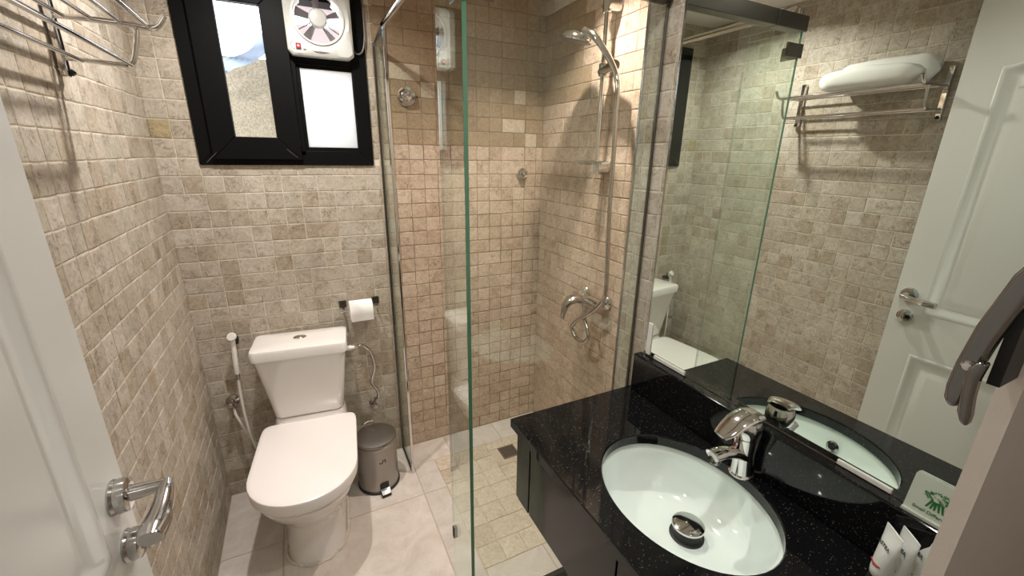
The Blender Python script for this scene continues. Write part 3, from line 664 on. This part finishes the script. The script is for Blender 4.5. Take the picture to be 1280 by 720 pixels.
# ------------------------------------------------------------------ shower fittings
sb = thing('slide_bar', (24.3,-8.2,22.4), 'chrome shower slide bar on the pinkish side wall', 'shower bar')
obj('bar', MB().cyl((23.75,-8.2,22.5),(23.75,-8.2,31.9),.15), 'chrome', sb)
for z in (22.75, 31.6):
    mb_ = obj('bar_mount', MB().cyl((24.5,-8.2,z),(23.6,-8.2,z),.42,.38).cyl((23.75,-8.2,z-.42),(23.75,-8.2,z+.42),.27), 'chrome', sb)
    obj('mount_cap', MB().lathe([(.34,0),(.36,.06),(.2,.12),(0,.14)], (23.7,-8.2,z), (-1,0,0)), 'chrome', mb_)
obj('slider', MB().cyl((23.75,-8.2,27.9),(23.75,-8.2,28.6),.27).cyl((23.85,-7.9,28.2),(23.35,-9.75,28.25),.26,.3), 'chromed', sb)
hs = thing('hand_shower', (23.4,-9.3,27.4), 'chrome hand shower head tilted on its slide bar holder', 'shower head')
obj('handle', MB().tube([(23.36,-10.05,27.3),(23.3,-9.85,27.9),(23.1,-9.4,28.7),(22.85,-8.85,29.45),(22.7,-8.4,29.9),(22.55,-7.8,30.15)], [.14,.17,.18,.18,.22,.3], 14), 'chrome', hs)
ax = Vector((-.12,-.28,1)).normalized(); hc = Vector((22.45,-7.2,29.95))
ax = Vector((.10,-.22,1)).normalized()
obj('head', MB().lathe([(.2,.42),(.45,.38),(.75,.22),(.92,.06),(.95,-.06),(.9,-.14)], hc, ax, 36), 'chrome', hs)
nz = obj('nozzle_plate', MB().lathe([(.9,-.14),(.86,-.19),(0,-.2)], hc, ax, 36), 'grey_plastic', hs)
tag(obj('shower_hose', MB().tube([(23.36,-10.05,27.4),(23.33,-10.15,26.8),(23.3,-10.2,25.5),(23.3,-10.3,24.1),(23.3,-10.35,20.5),(23.3,-10.6,16.8),(23.3,-10.62,15.2),(23.3,-10.15,14.3),(23.25,-9.2,13.4),(23.2,-8.0,12.5),(23.2,-7.4,11.8),(23.25,-7.75,11.25),(23.3,-8.6,11.1),(23.35,-9.15,11.6),(23.4,-8.9,12.2),(23.5,-8.4,12.8),(23.55,-8.25,13.5)], .135, 10, sub=8), 'chromed', origin=(23.4,-8.5,11)),
    'flexible chrome shower hose hanging from the hand shower with a loop under the mixer', 'hose')
sd = tag(obj('soap_dish', MB().lathe([(.25,0),(.95,.02),(1.05,.22),(1.08,.22),(1.0,-.02),(.25,-.04)], (23.55,-8.2,22.95), (0,0,1), 40, e=1.3), 'acrylic', origin=(23.55,-8.2,22.9)), 'clear plastic soap dish around the foot of the slide bar', 'soap dish')
mx = thing('shower_mixer', (24.5,-8.2,13.2), 'chrome shower mixer tap with a drooping lever on the shower wall', 'tap')
for y in (-9.4, -7.0):
    obj('wall_rose', MB().lathe([(.5,0),(.5,.12),(.34,.3),(.2,.34)], (24.5,y,14.1), (-1,0,0)), 'chrome', mx)
    obj('union', MB().cyl((24.3,y,14.1),(23.75,y,14.05),.2), 'chrome', mx)
obj('mixer_body', MB().tube([(23.65,-9.55,14.05),(23.6,-9.0,14.05),(23.55,-8.2,14.05),(23.6,-7.4,14.05),(23.65,-6.85,14.05)], [.2,.27,.36,.27,.2], 20), 'chrome', mx)
obj('hose_outlet', MB().cyl((23.55,-8.25,13.85),(23.55,-8.25,13.35),.16), 'chrome', mx)
obj('cartridge', MB().cyl((23.6,-8.2,14.1),(23.15,-8.2,14.35),.36,.33), 'chrome', mx)
obj('lever', MB().tube([(23.3,-8.2,14.1),(22.85,-8.18,14.2),(22.45,-8.12,14.12),(22.15,-8.05,13.8),(22.0,-8.0,13.3),(21.95,-8.0,12.85)], [.42,.44,.42,.34,.25,.17], 14, e=.7, ref=(0,1,0)), 'chromed', mx)
def hook(name, x, z, r, label):
    t = thing(name, (x,0,z-r), label, 'robe hook')
    obj('back_plate', MB().lathe([(r,.0),(r*1.04,.1),(r*.95,.22),(r*.55,.16),(r*.45,.2)], (x,-.05,z), (0,-1,0), 36), 'chrome', t)
    obj('peg', MB().lathe([(.14,.1),(.12,.4),(.2,.5),(.22,.6),(.14,.7),(0,.72)], (x,-.05,z), (0,-1,.15), 24), 'chrome', t)
hook('robe_hook', 14.0, 27.0, .62, 'large round chrome robe hook high on the wall near the window')
hook('robe_hook', 22.75, 22.05, .42, 'smaller chrome robe hook on the back wall near the shower corner')
dr = thing('floor_drain', (19.9,-4.2,0), 'small square metal drain in the shower mosaic floor', 'drain')
obj('drain_frame', ring(MB(),19.2,20.6,-4.9,-3.5,.12,-.04,.012) if False else MB().box(19.2,20.6,-4.9,-3.5,-.05,.01), 'steel', dr, bevel=.02, smooth=0)
b = MB()
for i in range(5):
    for j in range(5): b.cyl((19.45+i*.225,-4.65+j*.225,.008),(19.45+i*.225,-4.65+j*.225,.014),.06, n=10)
obj('drain_holes', b, 'rubber', dr)

# ------------------------------------------------------------------ vanity
VX0, VX1, VY0, VY1, VZ = 13.88, PX-.06, -16.46, -29.1, 12.6
SC = (17.4,-22.72); SA, SBb = 2.5, 3.12
ct = thing('countertop', (17.4,-22.8,12.15), 'polished black speckled granite countertop with an oval cut-out', 'countertop')
angs = sorted(set([2*PI*k/64 for k in range(64)]+[math.atan2(y-SC[1], x-SC[0]) % (2*PI) for x in (VX0,VX1) for y in (VY0,VY1)]))
def rectpt(a, d=0):
    dx, dy = math.cos(a), math.sin(a); hx = (VX1-d-SC[0]) if dx > 0 else (SC[0]-VX0-d); hy = (VY0-d-SC[1]) if dy > 0 else (SC[1]-VY1-d)
    t = min(hx/max(abs(dx),1e-9), hy/max(abs(dy),1e-9)); return (SC[0]+dx*t, SC[1]+dy*t)
def ell(a, k=0): 
    # point of the ellipse in direction a
    dx, dy = math.cos(a), math.sin(a); t = 1/math.sqrt((dx/(SA+k))**2+(dy/(SBb+k))**2); return (SC[0]+dx*t, SC[1]+dy*t)
R1 = [[(*ell(a), VZ-.42) for a in angs], [(*rectpt(a), VZ-.42) for a in angs], [(*rectpt(a), VZ-.04) for a in angs], [(*rectpt(a,.04), VZ) for a in angs],
      [(*ell(a,.04), VZ) for a in angs], [(*ell(a), VZ-.05) for a in angs]]
obj('slab', MB().rings(R1, close=True), 'granite', ct, smooth=30)
obj('backsplash', MB().box(PX-.52,PX-.05,VY1,VY0-.22,VZ,14.48), 'granite', ct, bevel=.06, smooth=0)
bs = thing('wash_basin', (17.4,-22.8,10.0), 'white oval undermount wash basin in the black countertop', 'basin')
dcx, dcy = 17.95, -22.7
prof = [(1.12,12.18),(1.06,12.14),(1.03,12.16),(1.0,12.05),(.96,11.7),(.87,11.2),(.72,10.75),(.5,10.5),(.28,10.42),(.13,10.38)]
rs = []
for k, z in prof:
    f = max(0, (1-k))/1; cx = SC[0]+(dcx-SC[0])*min(1, f*1.15); cy = SC[1]+(dcy-SC[1])*min(1, f*1.15)
    rs.append([(cx+(SA+.06)*k*math.cos(2*PI*j/64), cy+(SBb+.06)*k*math.sin(2*PI*j/64), z) for j in range(64)])
out = [[(x, y, z-.22) for x, y, z in r] for r in reversed(rs)]
obj('bowl', MB().rings(rs+out, close=False, cap0=False, cap1=False), 'basin', bs)
dn = obj('waste_plug', MB().lathe([(.3,.2),(.54,.28),(.57,.34),(.55,.40),(.4,.45),(0,.48)], (dcx,dcy,10.5), (0,0,1), 40), 'chrome', bs)
obj('waste_collar', MB().lathe([(.5,0),(.60,.02),(.60,.07),(.50,.12),(.48,.36),(.3,.38)], (dcx,dcy,10.36), (0,0,1), 40), 'rubber', bs)
obj('overflow_ring', MB().lathe([(.2,0),(.24,.04),(.16,.06),(.13,.0)], (15.17,-22.9,11.55), (1,0,.35), 24), 'chromed', bs)
obj('overflow_hole', MB().lathe([(.14,0),(.14,.03),(0,.03)], (15.16,-22.9,11.56), (1,0,.35), 24), 'rubber', bs)
vc = thing('vanity_cabinet', (17.4,-22.8,8.7), 'gloss black wall-hung cabinet under the stone countertop', 'cabinet')
obj('cabinet_floor', MB().box(14.35,PX-.05,-28.9,-16.95,8.65,8.9), 'cabinet', vc, smooth=0)
obj('cabinet_back', MB().box(PX-.25,PX-.05,-28.9,-16.95,8.9,12.12), 'cabinet', vc, smooth=0)
obj('side_panel', MB().box(14.1,PX-.05,-16.93,-16.7,8.6,12.14), 'cabinet', vc, bevel=.02, smooth=0)
obj('front_stile', MB().box(14.08,14.35,-17.85,-16.95,8.6,12.14), 'cabinet', vc, bevel=.02, smooth=0)
for y0, y1 in ((-23.3,-17.95),(-28.9,-23.38)):
    dd = obj('cabinet_door', MB().box(14.08,14.34,y0,y1,8.62,12.0), 'cabinet', vc, bevel=.02, smooth=0)

# tap
tpp = thing('basin_tap', (20.0,-22.95,12.6), 'chrome single-lever basin tap standing behind the oval sink', 'tap')
obj('body', MB().lathe([(.42,0),(.43,.05),(.37,.10),(.36,1.0),(.42,1.4),(.44,1.62)], (20.0,-22.95,12.6), (-.08,.01,1), 32), 'chrome', tpp)
obj('spout', MB().tube([(20.0,-22.95,13.3),(19.4,-22.85,13.62),(18.95,-22.77,13.68),(18.55,-22.7,13.62)], [.36,.36,.33,.30], 18, e=.55, ref=(0,1,0)), 'chrome', tpp)
obj('aerator', MB().cyl((18.74,-22.73,13.55),(18.68,-22.72,13.3),.2), 'chromed', tpp)
obj('lever_cap', MB().lathe([(.44,0),(.47,.1),(.47,.45),(.4,.62),(.2,.7),(0,.72)], (19.87,-22.93,14.24), (-.08,.01,1), 32), 'chrome', tpp)
obj('lever', MB().tube([(20.2,-22.97,15.0),(19.8,-22.9,15.0),(19.35,-22.83,14.82),(18.95,-22.77,14.55),(18.72,-22.74,14.4)], [.36,.44,.44,.38,.28], 18, e=.24, ref=(0,1,0)), 'chrome', tpp)
obj('rinse_mark', MB().cyl((19.44,-22.86,13.95),(19.40,-22.86,13.96),.05), 'red', tpp)

# mirror
mr = thing('wall_mirror', (PX,-22.9,14.5), 'large frameless wall mirror above the black backsplash', 'mirror')
obj('mirror_glass', MB().box(PX-.08,PX-.03,VY1,-16.98,14.52,31.0), 'mirror', mr, smooth=0)
obj('polished_edge', MB().box(PX-.09,PX-.03,-16.98,-16.9,14.52,31.0), 'chromed', mr, smooth=0)
for nm, q, lb in (('sealant_patch',(-17.28,-17.02,14.55,16.1),'upright strip of white sealant at the lower left mirror corner'),
              ('sealant_patch',(-19.35,-17.55,14.50,14.68),'white sealant strip along the left of the mirror foot'),
              ('sealant_patch',(-26.7,-25.3,14.50,14.66),'white sealant strip along the mirror foot near the basin end')):
    y0, y1, z0, z1 = q; obj(nm, MB().box(PX-.13,PX-.085,y0,y1,z0,z1), 'silicone', mr, bevel=.02, smooth=0)['label'] = lb

# card with the tree emblem
cdx = PX-.28
card = thing('notice_card', (cdx,-27.45,14.48), 'small white card with a green tree emblem leaning on the mirror', 'card')
lean = Vector((.17, 0, 1)).normalized()
def cp(y, h, d=0): return (cdx+lean.x*h-lean.z*d, y, 14.49+lean.z*h+lean.x*d)
b = MB().rings([[cp(-27.04,0,d),cp(-28.25,0,d),cp(-28.25,1.12,d),cp(-27.1,1.12,d),cp(-27.04,1.06,d)] for d in (0,.05)])
obj('sheet', b, 'card', card, smooth=0)
obj('foot_fold', MB().box(cdx-.14,cdx+.0,-28.25,-27.04,14.485,14.56), 'card', card, smooth=0)
Bm = basis((0,-1,0), lean, (0,0,0))
def on_card(y, h): m_ = Bm.copy(); m_.translation = Vector(cp(y, h, .055)); return m_
b = MB()
for k in range(70):
    a = rnd.uniform(0, 2*PI); r_ = math.sqrt(rnd.random())
    y = -27.62+.30*r_*math.cos(a); h = .68+.15*r_*math.sin(a); s_ = rnd.uniform(.012,.026)
    b.add([cp(y-s_,h,.058),cp(y,h-s_,.058),cp(y+s_,h,.058),cp(y,h+s_,.058)], [(0,1,2,3)])
obj('leaf_dots', b, 'greenink', card, smooth=0)
b = MB()
for k in range(50):
    a = rnd.uniform(0, 2*PI); r_ = math.sqrt(rnd.random())
    y = -27.62+.31*r_*math.cos(a); h = .68+.16*r_*math.sin(a); s_ = rnd.uniform(.02,.035)
    b.add([cp(y-s_,h,.056),cp(y,h-s_,.056),cp(y+s_,h,.056),cp(y,h+s_,.056)], [(0,1,2,3)])
obj('pale_leaves', b, 'palegreen', card, smooth=0)
b = MB()
for y0, y1 in ((-.16,-.10),(-.08,-.03),(.01,.02),(.09,.05),(.18,.1)):
    b.add([cp(-27.62+y0-.02,.33,.057),cp(-27.62+y0+.02,.33,.057),cp(-27.62+y1+.03,.56,.057),cp(-27.62+y1-.03,.56,.057)], [(0,1,2,3)])
obj('tree_trunk', b, 'greenink', card, smooth=0)
text('lettering', 'Small Differences', .125, on_card(-27.64, .2), 'greenink', card)

# three toiletry tubes
def tube_thing(x, y, lab, red):
    t = thing('toiletry_tube', (x,y,12.6), lab, 'tube', group='white toiletry tubes on the countertop')
    d1 = Vector((-.62,-.78,0)).normalized(); d2 = Vector((-d1.y,d1.x,0))   # crimp direction and front
    if d2.dot(CAM-Vector((x,y,12.6))) < 0: d2 = -d2
    rs = []
    for h, a, c_ in ((.16,.25,.25),(.5,.26,.23),(.9,.29,.17),(1.2,.32,.09),(1.36,.335,.035),(1.52,.335,.02)):
        rs.append([tuple(Vector((x,y,12.6+h))+d1*(a*math.cos(2*PI*k/28))+d2*(c_*math.sin(2*PI*k/28))) for k in range(28)])
    body = obj('tube_body', MB().rings(rs), 'tube', t)
    obj('cap', MB().lathe([(.22,0),(.24,.03),(.24,.17),(.22,.18)], (x,y,12.6), (0,0,1), 28), 'white_plastic', t)
    n_ = (d2+Vector((0,0,.18))).normalized(); up_ = (Vector((0,0,1))-n_*n_.z).normalized()
    ex = up_.cross(n_)
    def fm(h, o_): return basis(ex, up_, Vector((x,y,12.6+h))+d2*o_)
    text('lettering', 'ASTEA', .15, fm(1.02,.15), 'ink', t)
    b = MB(); q = Vector((x,y,12.6+.40)); 
    for dz, wd in ((0,.17),(-.06,.12)):
        p = q+Vector((0,0,dz))+d2*.245
        b.rings([[tuple(p-ex*wd+Vector((0,0,s_*.018))+d2*o_) for s_, o_ in ((-1,-.06),(1,-.06),(1,-.03),(-1,-.03))], [tuple(p+Vector((0,0,s_*.018))+d2*o_) for s_, o_ in ((-1,-.01),(1,-.01),(1,.008),(-1,.008))], [tuple(p+ex*wd+Vector((0,0,s_*.018))+d2*o_) for s_, o_ in ((-1,-.06),(1,-.06),(1,-.03),(-1,-.03))]])
    obj('printed_line', b, 'redink' if red else 'ink', t, smooth=0)
tube_thing(19.85,-27.26,'leftmost white toiletry tube, with red print near its cap', True)
tube_thing(20.12,-27.50,'middle one of the three white toiletry tubes by the wall edge', False)
tube_thing(20.42,-27.74,'rightmost white toiletry tube, half hidden by the pale wall edge', False)

# chrome bracket on the wall edge, right foreground
br = thing('chrome_bracket', (13.5,-29.15,20.8), 'curved chrome bracket on the pale wall edge at the right', 'bracket')
pl = [(-29.24,22.6),(-29.15,22.40),(-29.09,22.11),(-29.03,21.83),(-28.98,21.39),(-28.97,21.12),(-28.985,20.98),(-29.03,20.9),(-29.10,20.9),(-29.13,21.0),(-29.16,21.4),(-29.2,21.7),(-29.28,22.1),(-29.34,22.6)]
obj('curved_plate', MB().prism(pl, 'x', 12.88, 13.1), 'chromedark', br, bevel=.06, smooth=40)
pl = [(-29.10,21.34),(-29.12,21.1),(-29.14,20.92),(-29.19,20.80),(-29.25,20.78),(-29.25,20.9),(-29.22,21.1),(-29.21,21.3),(-29.23,21.5),(-29.15,21.5)]
obj('tongue', MB().prism(pl, 'x', 12.78, 12.93), 'chromedark', br, bevel=.035, smooth=40)
obj('rivet', MB().lathe([(.055,0),(.06,.03),(.04,.06),(0,.07)], (12.89,-29.09,21.40), (-1,0,0), 24), 'chrome', br)
obj('mount_arm', MB().box(13.1,13.62,-29.30,-29.2,21.2,22.3), 'rubber', br, smooth=0)

# ------------------------------------------------------------------ towel rack on the left wall
rk = thing('towel_rack', (1.5,-13.4,25.7), 'chrome two-tier towel rack on the left wall', 'towel rack')
YA, YB = -9.35, -17.55
for y in (YA, YB):
    pp = obj('wall_post', MB().box(.06,.30,y-.17,y+.17,25.75,28.7), 'chrome', rk, bevel=.06, smooth=0)
    obj('post_tip', MB().cyl((.3,y,25.95),(.42,y,25.85),.09), 'rubber', pp)
    obj('end_arm', MB().tube([(.2,y,27.62),(1.0,y,27.62),(2.0,y,27.6),(2.75,y,27.55),(3.05,y,27.66),(3.3,y,28.0)], .095, 12), 'chrome', rk)
    obj('lower_arm', MB().tube([(.2,y,26.35),(1.0,y,26.32),(1.8,y,26.27),(2.05,y,26.35),(2.2,y,26.65),(2.35,y,27.2),(2.4,y,27.55)], .085, 12), 'chrome', rk)
for x, z in ((.5,27.62),(1.21,27.64),(2.01,27.62),(2.77,27.56)):
    obj('shelf_bar', MB().cyl((x,YA,z),(x,YB,z),.07), 'chrome', rk)
for x in (.7, 2.03): obj('hanging_bar', MB().cyl((x,YA,26.3),(x,YB,26.3),.07), 'chrome', rk)
def towel(name, x, z, rx, rz_, y0, y1, lab, seed):
    r = random.Random(seed); rs = []; n = 28
    ph = [r.uniform(0, 6) for _ in range(4)]
    for i in range(17):
        t = i/16; y = y0+(y1-y0)*t; k = math.sqrt(max(.04, 1-max(0, (abs(t-.5)*2-.72)/.28)**2*.9))
        rs.append([(x+.06*math.sin(5*t+ph[0])+rx*k*math.copysign(abs(math.cos(a))**.75, math.cos(a)), y+.1*math.sin(2*a+ph[1]),
                    z+.05*math.sin(6*t+ph[2])*max(0, math.sin(a))+rz_*k*math.copysign(abs(math.sin(a))**.75, math.sin(a))*(1+.08*math.sin(7*t+2*a+ph[3]) if math.sin(a) > 0 else 1)) for a in [2*PI*j/n for j in range(n)]])
    return tag(obj(name, MB().rings(rs), 'towel', origin=(x,(y0+y1)/2,z-rz_), smooth=80), lab, 'towel')
towel('bath_towel', 2.15, 28.33, .72, .60, -17.0, -11.6, 'front white rolled towel lying on the rack shelf', 1)
towel('bath_towel', .78, 28.6, .55, .88, -17.2, -12.0, 'taller white towel behind, on the rack against the tiles', 2)

# ------------------------------------------------------------------ door leaf, open against the left wall
DA = math.radians(1.3)
dl = bpy.data.objects.new('door_1', None); C.objects.link(dl); dl.location = Vector((2.12,-18.72,0))*S; dl.rotation_euler = (0,0,DA)
struct(dl, 'white panelled door standing open along the left wall', 'door')
# local: x outward (room), y negative towards hinge
DW, DH = 11.6, 31.6
def offs(poly, d):
    n = len(poly); out = []
    for i in range(n):
        p0, p1, p2 = Vector(poly[i-1]), Vector(poly[i]), Vector(poly[(i+1) % n])
        e1 = (p1-p0).normalized(); e2 = (p2-p1).normalized(); n1 = Vector((-e1.y, e1.x)); n2 = Vector((-e2.y, e2.x))
        m_ = (n1+n2); m_ = m_/max(m_.length_squared/2, .3); out.append(tuple(p1+m_*d))
    return out
def panelpoly(y0, y1, z0, z1, arch):
    if not arch: return [(-y1,z0),(-y0,z0),(-y0,z1),(-y1,z1)][::1]
    pts = [(-y1,z0),(-y0,z0),(-y0,z1)]
    for k in range(1, 16):
        t = k/16; y = y0+(y1-y0)*t; s_ = min(t, 1-t)*2
        pts.append((-y, z1+1.6*(0.5-0.5*math.cos(PI*min(1, s_*1.15)))))
    pts.append((-y1,z1)); return pts
def face_with_panels(xf):
    pass
P1 = panelpoly(1.55, DW-1.55, 14.75, 28.0, True); P2 = panelpoly(1.55, DW-1.55, 2.6, 12.1, False)
# leaf body built from strips around the panels, panels as recessed and raised mouldings
leaf = MB().box(-.66,-.3,-DW,0,.1,DH)
F0 = 0.0
leaf.box(-.3,F0,-1.55,0,.1,DH).box(-.3,F0,-DW,-(DW-1.55),.1,DH).box(-.3,F0,-(DW-1.55),-1.55,.1,2.6).box(-.3,F0,-(DW-1.55),-1.55,12.1,14.75)
top = [p for p in P1[2:]]  # arched edge
poly = [(-(DW-1.55),DH),(-1.55,DH)]+[]
quads = []
arch = [(-1.55,28.0)]+P1[3:-1]+[(-(DW-1.55),28.0)]
for a0, a1 in zip(arch[:-1], arch[1:]):
    leaf.rings([[(-.3,a0[0],a0[1]),(-.3,a1[0],a1[1]),(-.3,a1[0],DH),(-.3,a0[0],DH)], [(F0,a0[0],a0[1]),(F0,a1[0],a1[1]),(F0,a1[0],DH),(F0,a0[0],DH)]])
lobj('door_leaf', leaf, 'door', dl, smooth=0)
def panel(poly, nm):
    area = sum(poly[i][0]*poly[(i+1) % len(poly)][1]-poly[(i+1) % len(poly)][0]*poly[i][1] for i in range(len(poly)))
    if area < 0: poly = poly[::-1]
    rs = []
    for d, x in ((-.02,.0),(.0,.015),(.10,.03),(.2,-.03),(.34,-.12),(.5,-.16),(.62,-.16),(.78,-.10),(1.0,-.03),(1.12,-.01)):
        rs.append([(x, a, c_) for a, c_ in offs(poly, d)])
    lobj(nm, MB().rings(rs, cap0=False), 'door', dl, smooth=50)
panel(P1, 'upper_panel'); panel(P2, 'lower_panel')
# lever handle
lv = lobj('lever_handle', MB().tube([(.25,-.72,15.75),(.6,-.72,15.75),(1.0,-.72,15.75)], [.20,.17,.13], 18).tube([(1.0,-.68,15.78),(1.03,-1.0,15.74),(1.02,-1.5,15.65),(.98,-2.0,15.62),(.98,-2.32,15.62)], [.14,.18,.22,.26,.22], 20, e=.75, ref=(1,0,0)), 'nickel', dl)
lobj('rose', MB().lathe([(.40,0),(.41,.04),(.38,.1),(.40,.14),(.38,.3),(.30,.33),(.2,.33)], (.0,-.72,15.75), (1,0,0), 36), 'nickel', lv)
b = MB()
for k in (-1, 0, 1): b.tube([(1.16,-1.25,15.68+k*.04),(1.21,-1.8,15.65+k*.09),(1.14,-2.3,15.62+k*.12)], [.03,.055,.05], 8)
lobj('lever_ridges', b, 'nickel', lv)
lk = lobj('lock_rose', MB().lathe([(.38,0),(.39,.04),(.36,.1),(.38,.14),(.36,.28),(.28,.32),(0,.33)], (.0,-.8,14.4), (1,0,0), 36), 'nickel', dl)
lobj('thumb_turn', MB().tube([(.42,-.8,14.62),(.46,-.8,14.4),(.42,-.8,14.18)], [.07,.1,.07], 12), 'nickel', lk)
lobj('strike_plate', MB().box(-.5,-.15,0,.02,13.6,16.4), 'steel', dl, smooth=0)

# door frame lining at the hinge side
struct(obj('door_frame', MB().box(1.0,1.35,YD-1.6,YD+.1,0,DZ+.3).box(1.0,20.8,YD-1.6,YD+.1,DZ,DZ+.3), 'door', bevel=.04, smooth=0), 'white painted lining around the doorway', 'door frame')

# ------------------------------------------------------------------ downlights
for i, (x, y, wt, rad, col) in enumerate(LAMPS):
    where = ['above the toilet','above the shower slide bar','above the basin','just inside the doorway'][i]
    t = thing('ceiling_light', (x,y,H), 'small round recessed ceiling light '+where, 'ceiling light', group='recessed ceiling lights')
    obj('trim_ring', MB().lathe([(.62,0),(.62,.05),(.5,.09),(.45,.03)], (x,y,H), (0,0,-1), 32), 'white_plastic', t)
    obj('diffuser', MB().lathe([(.45,0),(.45,.02),(0,.02)], (x,y,H-.005), (0,0,-1), 32), 'lampglow', t)
    ld = bpy.data.lights.new('downlight', 'AREA'); ld.shape = 'DISK'; ld.size = rad*2; ld.spread = math.radians(150 if i != 1 else 112); ld.energy = wt; ld.color = col
    lo = bpy.data.objects.new('downlight', ld); C.objects.link(lo); lo.location = Vector((x,y,H-.12))*S
ld = bpy.data.lights.new('hall_fill', 'AREA'); ld.shape = 'DISK'; ld.size = .3; ld.energy = HALL_FILL[2]; ld.color = (1,.93,.85)  # added hallway fill, without a fixture
lo = bpy.data.objects.new('hall_fill', ld); C.objects.link(lo); lo.location = Vector((HALL_FILL[0],HALL_FILL[1],H-.3))*S
